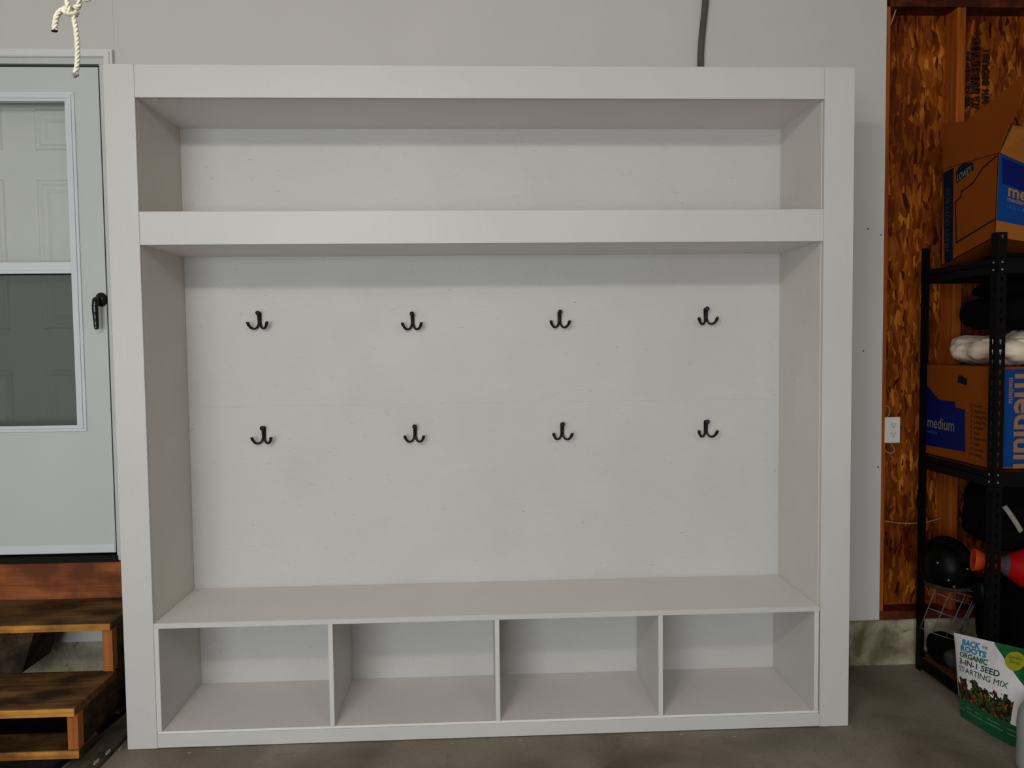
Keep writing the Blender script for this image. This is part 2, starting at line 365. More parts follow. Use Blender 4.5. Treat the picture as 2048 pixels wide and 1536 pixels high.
# concrete footing
bm = bmesh.new(); n = 60
for i in range(n):
    x0 = -2.6+7.22*i/n; x1 = -2.6+7.22*(i+1)/n
    def yy(x): return 0.535+0.006*mnoise.noise(Vector((x*3, 1, 0)))
    def zz(x): return 0.205+0.004*mnoise.noise(Vector((x*5, 7, 0)))
    hexa(bm, [(x0, yy(x0), 0), (x1, yy(x1), 0), (x1, 0.70, 0), (x0, 0.70, 0), (x0, yy(x0)+0.006, zz(x0)), (x1, yy(x1)+0.006, zz(x1)), (x1, 0.70, zz(x1)), (x0, 0.70, zz(x0))])
struct(mk('wall_footing', bm, M['footing']))
# stamped grading ink on the strand board: rows of printed bars and letters
def onosb(x0, z0):
    return lambda u, v: Vector((x0-v, 0.6115, z0+u))
printed('printed_text', 'APA  RATED SHEATHING', lambda u, v: Vector((3.555-v*1.3, 0.6115, 2.50+u*0.8)), 0.034, M['osb_ink'], so, 0.005)
printed('printed_text', '24/16  EXPOSURE 1', lambda u, v: Vector((3.600-v, 0.6115, 2.52+u*0.75)), 0.038, M['osb_ink'], so, 0.004)
printed('printed_text', 'SIZED FOR SPACING  PS 2', lambda u, v: Vector((3.513-v, 0.6115, 2.50+u*0.9)), 0.024, M['osb_ink'], so, 0.003)

# door casing
def ring_profile(bm, x0, z0, x1, z1, wdt, y0, y1):
    box(bm, x0, y0, z1-wdt, x1, y1, z1); box(bm, x0, y0, z0, x0+wdt, y1, z1-wdt); box(bm, x1-wdt, y0, z0, x1, y1, z1-wdt)
bm = bmesh.new()
ring_profile(bm, -1.222, 0.566, -0.187, 2.694, 0.033, 0.488, YW-0.0005)
ring_profile(bm, -1.212, 0.566, -0.197, 2.684, 0.021, 0.482, 0.4875)
struct(mk('trim_1', bm, M['casing']))
bm = bmesh.new(); ring_profile(bm, -1.189, 0.57, -0.2195, 2.6615, 0.024, 0.497, 0.60)
struct(mk('trim_2', bm, M['jamb']))
# inner six panel door
DI = bpy.data.objects.new('door_2', None); COL.objects.link(DI); DI.location = (-0.70, 0.61, 0.59); struct(DI)
mk('door_slab', bx(-1.16, 0.615, 0.59, -0.25, 0.655, 2.632), M['inner_door'], DI)
for (xa, xb) in ((-0.578, -0.345), (-0.945, -0.712)):
    for (za, zb) in ((2.316, 2.489), (1.555, 2.192), (0.80, 1.379)):
        bm = bmesh.new()
        ring = [(0, 0.615), (0.006, 0.609), (0.018, 0.609), (0.028, 0.6145), (0.040, 0.6145), (0.060, 0.608)]
        loops = []
        for off, y in ring:
            loops.append([bm.verts.new(p) for p in ((xa+off, y, za+off), (xb-off, y, za+off), (xb-off, y, zb-off), (xa+off, y, zb-off))])
        for i in range(len(loops)-1):
            for k in range(4): bm.faces.new((loops[i][k], loops[i][(k+1) % 4], loops[i+1][(k+1) % 4], loops[i+1][k]))
        bm.faces.new(loops[-1])
        mk('door_panel', bm, M['inner_door'], DI)
# storm door
DS = bpy.data.objects.new('door_1', None); COL.objects.link(DS); DS.location = (-0.70, 0.52, 0.59); struct(DS)
yf = 0.508; yb = 0.538
xl, xr = -1.155, -0.2540; gx0, gx1 = -1.018, -0.392
bm = bmesh.new()
box(bm, xl, yf, 0.60, gx0, yb, 2.628); box(bm, gx1, yf, 0.60, xr, yb, 2.628)
box(bm, gx0, yf, 0.60, gx1, yb, 1.130, 0); box(bm, gx0, yf, 2.490, gx1, yb, 2.628, 0)
mk('door_frame', bm, M['door'], DS)
mk('kick_band', bx(xl+0.004, yf-0.002, 0.602, xr-0.003, yf+0.002, 0.637, bev=0.001), M['bead'], DS)
def bead(x0, z0, x1, z1, wdt, y0, y1, bm):
    box(bm, x0, y0, z0, x1, y1, z0+wdt, 0.001); box(bm, x0, y0, z1-wdt, x1, y1, z1, 0.001)
    box(bm, x0, y0, z0+wdt, x0+wdt, y1, z1-wdt, 0.001); box(bm, x1-wdt, y0, z0+wdt, x1, y1, z1-wdt, 0.001)
bm = bmesh.new()
bead(-1.055, 1.121, -0.353, 2.526, 0.012, yf-0.006, yf+0.001, bm)
bead(-1.043, 1.133, -0.365, 2.514, 0.014, yf-0.010, yf+0.001, bm)
bead(-1.029, 1.134, -0.379, 2.500, 0.012, yf-0.007, yf+0.004, bm)
mk('glazing_bead', bm, M['bead'], DS)
mk('middle_rail', bx((-1.02, yf-0.004, 1.796, -0.388, yf+0.02, 1.830), (-1.02, yf-0.008, 1.782, -0.388, yf+0.01, 1.796), bev=0.001), M['bead'], DS)
bm = bmesh.new(); bead(-1.018, 1.139, -0.391, 1.7815, 0.004, yf+0.004, yf+0.010, bm)
mk('screen_gasket', bm, M['gap'], DS)
mk('screen', bx(-1.014, yf+0.010, 1.143, -0.395, yf+0.0105, 1.778), M['screen'], DS)['label'] = 'dark insect screen in the lower half'
mk('lower_sash', bx(-1.014, yf+0.012, 1.143, -0.395, yf+0.020, 1.160, bev=0.001), M['alu'], DS)
mk('glass_pane', bx(-1.018, yf+0.022, 1.139, -0.391, yf+0.025, 1.782), M['glass'], DS)
mk('glass_pane', bx(-1.018, yf+0.018, 1.828, -0.391, yf+0.021, 2.488), M['glass'], DS)
# black strip painting the shadow gap beside and above the door leaf, and sill
mk('shadow_gap_strip', bx((-0.2538, yf+0.012, 0.585, -0.2440, 0.56, 2.640), (xl, yf+0.012, 2.6285, -0.2538, 0.56, 2.6385)), M['gap'], DS)
# handle
hb = bmesh.new(); lathe(hb, [(0.0, 0), (0.024, 0.0), (0.024, 0.006), (0.020, 0.013), (0.0, 0.018)], (-0.274, yf, 1.672), (0, -1, 0), 28, cap=False)
for v in hb.verts: v.co.z = 1.672+(v.co.z-1.672)*1.25
hd = mk('door_handle', hb, M['black_gloss'], DS, True)
bm = bmesh.new()
tube(bm, smooth_path([(-0.276, yf-0.008, 1.672), (-0.277, yf-0.03, 1.670), (-0.277, yf-0.047, 1.668), (-0.277, yf-0.052, 1.645), (-0.277, yf-0.050, 1.61), (-0.277, yf-0.047, 1.575), (-0.277, yf-0.046, 1.553), (-0.277, yf-0.046, 1.546)], 5),
     [0.010]*5+[0.0115]*10+[0.0125]*5+[0.0115]*4+[0.0105]*4+[0.0095]*4+[0.008, 0.007, 0.005, 0.002], 14)
mk('lever', bm, M['black_gloss'], hd, True)
# threshold and fascia under the door
struct(mk('trim_3', bx((-1.22, 0.484, 0.566, -0.240, 0.60, 0.590)), M['gap']))
struct(mk('trim_4', bx(-1.6, 0.490, 0.392, -0.20, YW-0.0005, 0.564, bev=0.001), M['fascia']))

# ================================================================== MUDROOM LOCKER
st = 0.1074; sr = W-0.1125; z1t = 2.346; z1b = 1.949; z2t = 1.8316; zb = 0.4655; D = 0.4064
L_ = thing('built_in_locker', 'large white painted storage unit with top shelf, hook area, bench and four cubbies', 'storage unit', (W/2, 0.2, 0))
T = M['trim']
def wavy_rail(x0, x1, z0, z1):   # slightly uneven lower edge
    return bx(x0, 0, z0, x1, 0.019, z1, bev=0.0012)
mk('stile', bx(0, 0, 0.001, st-0.0006, 0.019, H, bev=0.0012), T, L_)
mk('stile', bx(sr+0.0006, 0, 0.001, W, 0.019, H-0.001, bev=0.0012), T, L_)
mk('top_rail', bx(st, 0.0004, z1t, sr, 0.019, H-0.001, bev=0.001), T, L_)
mk('middle_rail', bx(st, 0.0004, z2t, sr, 0.019, z1b, bev=0.001), T, L_)
mk('bottom_rail', bx(st, 0.0004, 0.003, sr, 0.019, 0.0535, bev=0.001), T, L_)
mk('side_panel', bx(0.008, 0.0195, 0.002, st, D+0.012, H-0.004), M['ply_z'], L_)
mk('side_panel', bx(sr-0.002, 0.0195, 0.002, W-0.008, D+0.012, H-0.004), M['ply_z'], L_)
mk('top_panel', bx(st+0.0005, 0.0195, H-0.022, sr-0.0022, D+0.012, H-0.004), M['shelf'], L_)
mk('back_panel', bx(st+0.0005, D, 1.9495, sr-0.0022, D+0.012, H-0.0225), M['ply_x'], L_)
mk('back_panel', bx(st+0.0005, D, 1.2231, sr-0.0022, D+0.012, 1.9490), M['ply_x'], L_)
mk('back_panel', bx(st+0.0005, D, 0.003, sr-0.0022, D+0.012, 1.2229), M['ply_x'], L_)
mk('soffit_panel', bx(st+0.0005, 0.0195, z1t+0.004, sr-0.0022, D-0.0003, z1t+0.014), M['shelf'], L_)
mk('upper_shelf', bx(st+0.0005, 0.0195, z1b-0.019, sr-0.0022, D-0.0003, z1b-0.001), M['shelf'], L_)
mk('soffit_panel', bx(st+0.0005, 0.0195, z2t+0.003, sr-0.0022, D-0.0003, z2t+0.013), M['shelf'], L_)
mk('bench_seat', bx(st+0.0005, 0.0004, zb-0.018, sr-0.0022, D-0.0003, zb, bev=0.001), M['shelf'], L_)
mk('seat_nosing', bx(st+0.0005, -0.0008, zb-0.018, sr-0.0022, 0.0002, zb-0.0005), T, L_)  # trim-toned strip covering the lifted board colour at the front edge
mk('cubby_floor', bx(st+0.0005, 0.003, 0.0537, sr-0.0022, D-0.0003, 0.0625, bev=0.001), M['shelf'], L_)
for xc in (0.1165, 0.7435, 1.3555, 1.9675, 2.5618):
    mk('divider', bx(xc-0.0085, -0.0006, 0.0632, xc+0.0085, D-0.0005, zb-0.0185, bev=0.0008), M['divider'], L_)
# ragged caulk bead along the soffit edge
for (xa, xb, z) in ((0.12, 0.30, z1t), (0.118, 0.155, z2t), (2.44, 2.56, z1t)):
    bm = bmesh.new(); k = 14
    pts = [(xa+(xb-xa)*i/k, 0.0235+0.0015*math.sin(i*2.1), z+0.0025+0.0015*math.sin(i*1.3)) for i in range(k+1)]
    tube(bm, pts, [0.0012+0.0012*abs(math.sin(i*1.9)) for i in range(k+1)], 6)
    mk('caulk_bead', bm, M['casing'], L_)
# paint drips on the floor under the bottom rail
bm = bmesh.new()
for i in range(15):
    x = random.choice((0.35, 0.5, 1.25, 1.4, 1.9, 2.0, 2.3))+random.gauss(0, 0.06); r = random.uniform(0.0012, 0.005)
    y = -random.uniform(0.006, 0.05)
    vs = [bm.verts.new((x+r*random.uniform(1, 3)*math.cos(a), y+r*0.5*math.sin(a), 0.0008)) for a in [j*math.pi/4 for j in range(8)]]
    bm.faces.new(vs)
pd = mk('dried_paint_spots', bm, M['drywall']); tag(pd, 'small dried white paint spots on concrete below the bottom rail', 'paint spots'); pd['kind'] = 'stuff'

# coat hooks
def hook_parts(root):
    o = root.location
    bm = bmesh.new()
    # back plate: narrow strap with rounded ends
    pts = []
    for k in range(9): a = math.pi*k/8; pts.append((0.0085*math.cos(a), -0.0001, 0.002+0.0085*math.sin(a)))
    for k in range(9): a = math.pi+math.pi*k/8; pts.append((0.0075*math.cos(a), -0.0001, -0.040+0.0075*math.sin(a)))
    bm = prism([Vector(p)+o for p in pts], (0, -0.003, 0))
    pl = mk('back_plate', bm, M['black_hook'], root)
    for z in (-0.001, -0.036):
        b = bmesh.new(); lathe(b, [(0.0035, 0), (0.003, 0.0012), (0.0008, 0.0016)], o+Vector((0, -0.003, z)), (0, -1, 0), 10); mk('screw', b, M['screw'], pl)
    # upper arm with round knob
    b = bmesh.new()
    tube(b, smooth_path([o+Vector(p) for p in ((0, -0.004, -0.044), (0, -0.010, -0.036), (0, -0.013, -0.022), (0, -0.017, -0.010), (0, -0.022, 0.000), (0, -0.027, 0.004))], 4),
         [0.0056]*5+[0.0050]*5+[0.0044]*5+[0.0044]*5+[0.0044], 10, (Vector((1, 0, 0)), 1.3, 0.8))
    mk('upper_arm', b, M['black_hook'], root, True)
    b = bmesh.new(); lathe(b, [(0.0005, -0.0070), (0.005, -0.0058), (0.0088, -0.002), (0.0094, 0.001), (0.0072, 0.005), (0.0005, 0.0068)], o+Vector((0, -0.029, 0.005)), (0, -1, 0.25), 16)
    mk('knob', b, M['black_hook'], root, True)
    for s in (-1, 1):
        b = bmesh.new()
        P = [(0.002*s, -0.005, -0.030), (0.0045*s, -0.009, -0.044), (0.011*s, -0.015, -0.0555), (0.020*s, -0.022, -0.0590), (0.029*s, -0.030, -0.0545), (0.0355*s, -0.036, -0.044), (0.0385*s, -0.040, -0.034), (0.0388*s, -0.041, -0.031)]
        tube(b, smooth_path([o+Vector(p) for p in P], 4), [0.0050]*6+[0.0044]*8+[0.0054]*6+[0.0066]*6+[0.0064, 0.0054, 0.0028], 10, (Vector((1, 0, 0)), 1.0, 0.95))
        mk('prong', b, M['black_hook'], root, True)
rows = {'upper': ([(0.406, 1.603), (1.030, 1.594), (1.640, 1.596), (2.256, 1.603)]), 'lower': ([(0.411, 1.1325), (1.0325, 1.129), (1.6475, 1.129), (2.2575, 1.130)])}
hookn = {0: 'leftmost', 1: 'second from left', 2: 'third from left', 3: 'rightmost'}
hook0 = None
for row in ('upper', 'lower'):
    for i, (x, z) in enumerate(rows[row]):
        lab = 'black double coat hook, %s of the %s row on the white panel' % (hookn[i], row)
        loc = (x, D-0.0002, z-0.003)
        if hook0 is None:
            hook0 = thing('coat_hook', lab, 'hook', loc, 'double coat hooks on the back panel'); hook_parts(hook0); r = hook0
        else:
            r = hook0.copy(); COL.objects.link(r); r.location = loc; r['label'] = lab
            for ch in list(hook0.children):
                c2 = ch.copy(); COL.objects.link(c2); c2.parent = r
                for g in list(ch.children):
                    g2 = g.copy(); COL.objects.link(g2); g2.parent = c2
        r.rotation_euler = (0, random.uniform(-0.03, 0.03), 0)

# ================================================================== CONDUIT, ROPE
bm = bmesh.new(); tube(bm, smooth_path([(2.2605, 0.494, 2.20), (2.2605, 0.494, 2.50), (2.2605, 0.494, 2.66), (2.265, 0.494, 2.75), (2.2745, 0.494, 2.84), (2.281, 0.494, 2.91), (2.284, 0.494, 2.984)], 6), 0.0137, 18)
tag(mk('conduit', bm, M['conduit'], smooth=True), 'grey flexible conduit running up the wall from behind the white unit', 'conduit')

def rope_bm(path, R=0.0040, pitch=0.021):
    bm = bmesh.new(); P = [Vector(p) for p in path]
    # resample
    Q = [P[0]]; step = 0.0016
    for a, b in zip(P[:-1], P[1:]):
        n = max(1, int((b-a).length/step))
        for i in range(1, n+1): Q.append(a.lerp(b, i/n))
    a = (Q[1]-Q[0]).orthogonal().normalized(); s = 0; fr_ = []
    for i, q in enumerate(Q):
        t = (Q[min(i+1, len(Q)-1)]-Q[max(i-1, 0)]).normalized(); a = (a-t*a.dot(t)).normalized()
        if i: s += (Q[i]-Q[i-1]).length
        fr_.append((q, a.copy(), t.cross(a), s))
    for k in range(3):
        pts = []
        for q, a_, b_, s_ in fr_:
            th = 2*math.pi*(s_/pitch+k/3); pts.append(q+(a_*math.cos(th)+b_*math.sin(th))*R*0.52)
        tube(bm, pts, R*0.56, 6)
    return bm
Yr = -1.5
rp = thing('hanging_rope', 'white twisted rope with knot and two loose tails hanging before the door', 'rope', (0.647, Yr, 2.0))
bm = rope_bm(smooth_path([(0.660, Yr, 2.984), (0.655, Yr, 2.5), (0.648, Yr, 2.15), (0.6435, Yr, 2.06), (0.6445, Yr-0.003, 2.03), (0.6465, Yr-0.006, 2.016), (0.6485, Yr-0.004, 2.007)], 8)); mk('rope_line', bm, M['rope'], rp, True)
bm = rope_bm(smooth_path([(0.6485, Yr-0.002, 2.006), (0.6515, Yr, 2.001), (0.6545, Yr, 1.985), (0.6562, Yr, 1.965), (0.6562, Yr, 1.94), (0.6545, Yr, 1.922), (0.6515, Yr, 1.9105)], 8)); mk('rope_tail', bm, M['rope'], rp, True)
bm = rope_bm(smooth_path([(0.643, Yr+0.003, 2.0135), (0.637, Yr+0.004, 2.0145), (0.629, Yr+0.003, 2.009), (0.6245, Yr, 1.998), (0.6220, Yr, 1.983), (0.6215, Yr, 1.979)], 8), 0.0044); mk('rope_tail', bm, M['rope'], rp, True)
kn = []
for i in range(26):
    a = i/25*2*math.pi*1.45-0.6
    kn.append((0.6475+0.0066*math.cos(a), Yr+0.0075*math.sin(a*0.9+1.2), 2.0085+0.0062*math.sin(a)))
mk('knot', rope_bm(kn, 0.0039, 0.019), M['rope'], rp, True)
kn = [(0.6505, Yr+0.004, 2.016), (0.6585, Yr+0.004, 2.0185), (0.6610, Yr+0.001, 2.026), (0.6560, Yr-0.002, 2.032), (0.652, Yr, 2.036), (0.660, Yr+0.003, 2.034), (0.672, Yr+0.003, 2.0295), (0.683, Yr, 2.036), (0.692, Yr, 2.050)]
mk('knot', rope_bm(smooth_path(kn, 5), 0.0043, 0.019), M['rope'], rp, True)
mk('rope_end', blob((0.6512, Yr, 1.9075), (0.0048, 0.0042, 0.0036), 0.002, 300, 2, 16), M['rope_end'], rp)
mk('rope_end', blob((0.6213, Yr, 1.9775), (0.0052, 0.0044, 0.0016), 0.001, 300, 2, 16), M['rope_burnt'], rp)['label'] = 'burnt black rope end'

# ================================================================== STAIRS, MAT, PLANK
S = thing('wooden_steps', 'rough brown wooden steps below the storm door, left of the white unit', 'steps', (-0.6, 0.2, 0))
def step_tread(x0, y0, z0, x1, y1, z1):
    t = mk('tread', bx(x0, y0+0.0008, z0, x1, y1, z1, bev=0.002), M['tread'], S)
    mk('front_edge', bx(x0, y0-0.0012, z0+0.001, x1-0.001, y0+0.0004, z1-0.0015), M['tread_edge'], t)['label'] = 'yellowish front edge'
step_tread(-1.30, 0.172, 0.383, -0.128, 0.486, 0.412)
step_tread(-1.30, -0.118, 0.187, -0.122, 0.200, 0.217)
t = mk('base_board', bx(-1.30, -0.104, 0.030, -0.118, 0.03, 0.060, bev=0.002), M['tread'], S)
mk('front_edge', bx(-1.30, -0.1064, 0.031, -0.119, -0.1046, 0.059), M['tread_edge'], t)
mk('post', bx(-0.167, 0.186, 0.2175, -0.1295, 0.225, 0.3825, bev=0.001), M['post'], S)
mk('post', bx(-0.1575, -0.102, 0.0605, -0.121, -0.064, 0.1865, bev=0.001), M['post'], S)
mk('side_board', bx(-0.148, 0.2255, 0.030, -0.130, 0.50, 0.3825), M['stair_side'], S)
mk('side_board', bx(-0.145, -0.0635, 0.061, -0.124, 0.2250, 0.1865), M['stair_side'], S)
mk('stringer', prism([(-0.425, 0.195, 0.3825), (-0.48, 0.195, 0.2175), (-1.25, 0.195, 0.2175), (-1.25, 0.195, 0.3825)], (0, 0.2, 0)), M['stair_side'], S)
mk('side_board', bx(-1.30, -0.10, 0.061, -1.28, 0.48, 0.186), M['stair_side'], S)
tag(mk('rubber_mat', bx(-2.0, -0.75, 0.0005, -0.118, 0.50, 0.0290, bev=0.003), M['mat']), 'black rubber mat on the floor under the wooden steps', 'mat')
# cut corner so the mat ends left of the plank towards the camera
mm = bpy.data.objects['rubber_mat']
for v in mm.data.vertices:
    if v.co.x > -0.3 and v.co.y < 0: v.co.x = -0.245
tag(mk('floor_plank', prism([(-0.1, 0.48, 0.0005), (-0.030, 0.48, 0.0005), (-0.055, -0.70, 0.0005), (-0.20, -0.70, 0.0005)], (0, 0, 0.016)), M['plank']), 'weathered grey plank lying on the floor between the steps and the white unit', 'plank')
for i, (x, y, s) in enumerate(((-0.048, -0.045, 0.018), (-0.030, 0.010, 0.014), (-0.058, -0.11, 0.02))):
    pts = [(x+s*math.cos(a)*0.35, y+s*math.sin(a), 0.0170 if i != 1 else 0.0006) for a in (0, 1.1, 2.0, 3.3, 4.4, 5.3)]
    tag(mk('wood_chip', prism(pts, (0, 0, 0.004)), M['strap']), ('pale broken wood chip on the grey plank beside the white unit', 'small pale chip on the floor at the lower left corner of the white unit', 'pale wood splinter on the grey plank nearest the camera')[i], 'wood chip')

# ================================================================== OUTLET AND CABLES
OU = thing('electrical_outlet', 'white duplex wall socket on the edge of the bare strand board wall', 'socket', (3.131, 0.56, 1.0675))
mk('junction_box', bx(3.1005, 0.5265, 1.020, 3.156, 0.60, 1.116, bev=0.002), M['navy'], OU)
pl = mk('cover_plate', bx(3.097, 0.5195, 1.010, 3.166, 0.5262, 1.125, bev=0.002), M['plate'], OU)
for z in (1.0885, 1.0475):
    pts = []
    for k in range(24):
        a = 2*math.pi*k/24; x = 0.0165*math.cos(a); zz_ = max(-0.0135, min(0.0135, 0.0165*math.sin(a)))
        pts.append((3.134+x, 0.5178, z+zz_))
    f_ = mk('receptacle', prism(pts, (0, 0.003, 0)), M['socket'], pl)
    mk('slots', bx((3.1265, 0.5172, z, 3.1280, 0.519, z+0.009), (3.1395, 0.5172, z+0.001, 3.1410, 0.519, z+0.008)), M['dark'], OU)
    b = bmesh.new(); lathe(b, [(0.0024, 0), (0.0024, 0.001)], (3.134, 0.5182, z-0.0065), (0, -1, 0), 10); mk('ground_hole', b, M['dark'], OU)
b = bmesh.new(); lathe(b, [(0.002, 0), (0.0015, 0.001)], (3.134, 0.5195, 1.068), (0, -1, 0), 10); mk('screw', b, M['bolt'], OU)
def wire(name, pts, r, m_, label, flat=None):
    bm = bmesh.new(); tube(bm, smooth_path(pts, 6), r, 8, flat); tag(mk(name, bm, m_, smooth=True), label, 'cable')
wire('cable', [(3.1005, 0.55, 1.176), (3.114, 0.545, 1.174), (3.128, 0.545, 1.163), (3.132, 0.545, 1.147), (3.127, 0.548, 1.130), (3.122, 0.56, 1.116)], 0.0026, M['cable'], 'short cream cable looping into the top of the white wall socket')
wire('cable', [(3.136, 0.56, 1.020), (3.141, 0.545, 1.000), (3.152, 0.545, 0.982), (3.153, 0.545, 0.968), (3.140, 0.545, 0.960), (3.120, 0.545, 0.967), (3.106, 0.55, 0.984), (3.1005, 0.555, 0.992)], 0.0032, M['cable'], 'cream cable looping out of the bottom of the white wall socket')
wire('cable', [(3.104, 0.575, 2.80), (3.110, 0.56, 2.825), (3.122, 0.555, 2.855), (3.135, 0.555, 2.89), (3.146, 0.56, 2.922), (3.150, 0.57, 2.935)], 0.0030, M['cable_white'], 'loose white cable end high in the corner of the bare strand board bay')
wire('cable', [(3.1005, 0.57, 0.656), (3.15, 0.56, 0.646), (3.22, 0.56, 0.638), (3.30, 0.56, 0.640), (3.36, 0.57, 0.648), (3.3975, 0.58, 0.655)], 0.0024, M['cable'], 'thin cream cable running sideways between two studs low on the bare wall')

# ================================================================== RACK
RX0, RX1, RY0, RY1 = 3.236, 4.45, 0.0, 0.492
RK = thing('shelving_rack', 'black boltless metal shelving rack standing in the right corner', 'shelving rack', ((RX0+RX1)/2, 0.25, 0))
key = [(-0.5, -1.0), (0.5, -1.0), (0.62, -0.1), (1.0, 0.35), (0.7, 1.0), (-0.7, 1.0), (-1.0, 0.35), (-0.62, -0.1)]
def flange(bm, p0, du, n, pitch, wdt):
    hw, hh = 0.0055, 0.0095
    for i in range(n):
        zc = (i+0.5)*pitch
        out = [(0.28*wdt, zc-pitch/2), (0.72*wdt, zc-pitch/2), (wdt, zc-pitch/2), (wdt, zc+pitch/2), (0.72*wdt, zc+pitch/2), (0.28*wdt, zc+pitch/2), (0, zc+pitch/2), (0, zc-pitch/2)]
        hol = [(wdt*0.5-hw*0.5, zc-hh), (wdt*0.5+hw*0.5, zc-hh), (wdt*0.5+hw*0.62, zc-hh*0.1), (wdt*0.5+hw, zc+hh*0.35), (wdt*0.5+hw*0.7, zc+hh), (wdt*0.5-hw*0.7, zc+hh), (wdt*0.5-hw, zc+hh*0.35), (wdt*0.5-hw*0.62, zc-hh*0.1)]
        def P(u, z): return bm.verts.new(Vector(p0)+Vector(du)*u+Vector((0, 0, z)))
        O = [P(*q) for q in out]; Hh = [P(*q) for q in hol]
        for k in range(8): bm.faces.new((O[k], O[(k+1) % 8], Hh[(k+1) % 8], Hh[k]))
n_ = 48; pitch = 1.862/n_
for (cx, cy, sx, sy) in ((RX0, RY0, 1, 1), (RX0, RY1, 1, -1), (RX1, RY0, -1, 1), (RX1, RY1, -1, -1)):
    bm = bmesh.new()
    flange(bm, (cx, cy, 0.0), (sx, 0, 0), n_, pitch, 0.036); flange(bm, (cx, cy, 0.0), (0, sy, 0), n_, pitch, 0.036)
    bmesh.ops.remove_doubles(bm, verts=bm.verts, dist=0.0001)
    p = mk('post', bm, M['rack'], RK); sm = p.modifiers.new('s', 'SOLIDIFY'); sm.thickness = 0.0018; sm.offset = 0
for (zt, hb_) in ((1.765, 0.055), (0.965, 0.060), (0.068, 0.050)):
    mk('side_beam', bx((RX0-0.0030, RY0+0.002, zt-hb_, RX0-0.0012, RY1-0.002, zt), (RX0-0.003, RY0+0.036, zt-hb_*0.45, RX0+0.025, RY1-0.036, zt-hb_*0.40)), M['rack'], RK)
    mk('side_beam', bx(RX1+0.0012, RY0+0.002, zt-hb_, RX1+0.003, RY1-0.002, zt), M['rack'], RK)
    mk('front_beam', bx(RX0+0.002, RY0-0.0030, zt-hb_, RX1-0.002, RY0-0.0012, zt), M['rack'], RK)
    mk('back_beam', bx(RX0+0.002, RY1+0.0012, zt-hb_, RX1-0.002, RY1+0.003, zt), M['rack'], RK)
    mk('shelf_board', bx(RX0+0.038, RY0+0.004, zt-0.016, RX1-0.038, RY1-0.004, zt-0.004), M['chip'], RK)
    mk('shelf_board_edge', bx(RX0+0.001, RY0+0.038, zt-0.016, RX0+0.0378, RY1-0.038, zt-0.004), M['chip'], RK)
    for dz in (0.014, 0.042):
        if zt < 0.1: continue
        b = bmesh.new(); lathe(b, [(0.0042, 0), (0.0034, 0.0025), (0.0008, 0.0032)], (RX0+0.016, RY0-0.003, zt-dz), (0, -1, 0), 12); mk('bolt', b, M['bolt'], RK)
        b = bmesh.new(); lathe(b, [(0.0042, 0), (0.0034, 0.0025), (0.0008, 0.0032)], (RX0-0.003, RY0+0.018, zt-dz), (-1, 0, 0), 12); mk('bolt', b, M['bolt'], RK)

# ---- moving box, middle shelf
B1 = thing('moving_box', 'closed brown moving box with blue print on the middle shelf of the black rack', 'cardboard box', (3.5, 0.25, 0.965), 'brown moving boxes with blue print')
bx0, by0, by1, bz0, bz1 = 3.262, 0.040, 0.486, 0.9665, 1.358
mk('box_body', bx(bx0, by0, bz0, 3.72, by1, bz1, bev=0.003), M['card'], B1)
def onleft(y, z, d=0.0006): return (bx0-d, y, z)
mk('printed_panel', prism([onleft(y, z) for y, z in ((0.484, 1.268), (0.40, 1.214), (0.375, 1.209), (0.279, 1.209), (0.279, 1.186), (0.216, 1.182), (0.208, 1.011), (0.484, 1.003))], (0.0004, 0, 0)), M['blue_dark'], B1)['label'] = 'dark blue printed patch'
printed('printed_text', 'medium', lambda u, v: Vector((bx0-0.0010, 0.475-u, 1.085+v*1.15)), 0.060, M['ink_white'], B1, 0.0006)
printed('printed_text', 'mediana', lambda u, v: Vector((bx0-0.0010, 0.475-u, 1.060+v)), 0.022, M['ink_blue'], B1)
for i, tx in enumerate(('Pantry', 'Bedroom', 'Dining Rm', 'Living Rm', 'Kitchen', 'Baby', 'Bathroom', 'Attic', 'Laundry', 'Garage')):
    z = 1.196-i*0.0215
    printed('printed_text', tx, lambda u, v: Vector((bx0-0.0010, 0.155-u, z+v)), 0.018, M['ink_brown'], B1, 0.0004)
    mk('checkbox', bx((bx0-0.001, 0.170, z, bx0-0.0002, 0.180, z+0.002), (bx0-0.001, 0.170, z+0.010, bx0-0.0002, 0.180, z+0.012), (bx0-0.001, 0.170, z, bx0-0.0002, 0.172, z+0.012), (bx0-0.001, 0.178, z, bx0-0.0002, 0.180, z+0.012)), M['ink_brown'], B1)
mk('hand_hole', prism([onleft(y, z, 0.0012) for y, z in ((0.262, 1.318), (0.240, 1.318), (0.206, 1.306), (0.205, 1.286), (0.212, 1.280), (0.264, 1.290))], (0.0008, 0, 0)), M['dark'], B1)
fy = by0-0.0004
mk('printed_panel', prism([(3.300, fy, 0.975), (3.715, fy, 0.975), (3.715, fy, 1.350), (3.300, fy, 1.350)], (0, 0.0003, 0)), M['blue_bright'], B1)['label'] = 'bright blue front print'
printed('printed_text', 'medium', lambda u, v: Vector((3.343+v, fy-0.0006, 1.335-u)), 0.125, M['ink_tan'], B1, 0.003)
printed('printed_text', 'mediana', lambda u, v: Vector((3.318+v, fy-0.0006, 1.318-u)), 0.030, M['ink_tan'], B1, 0.0003)

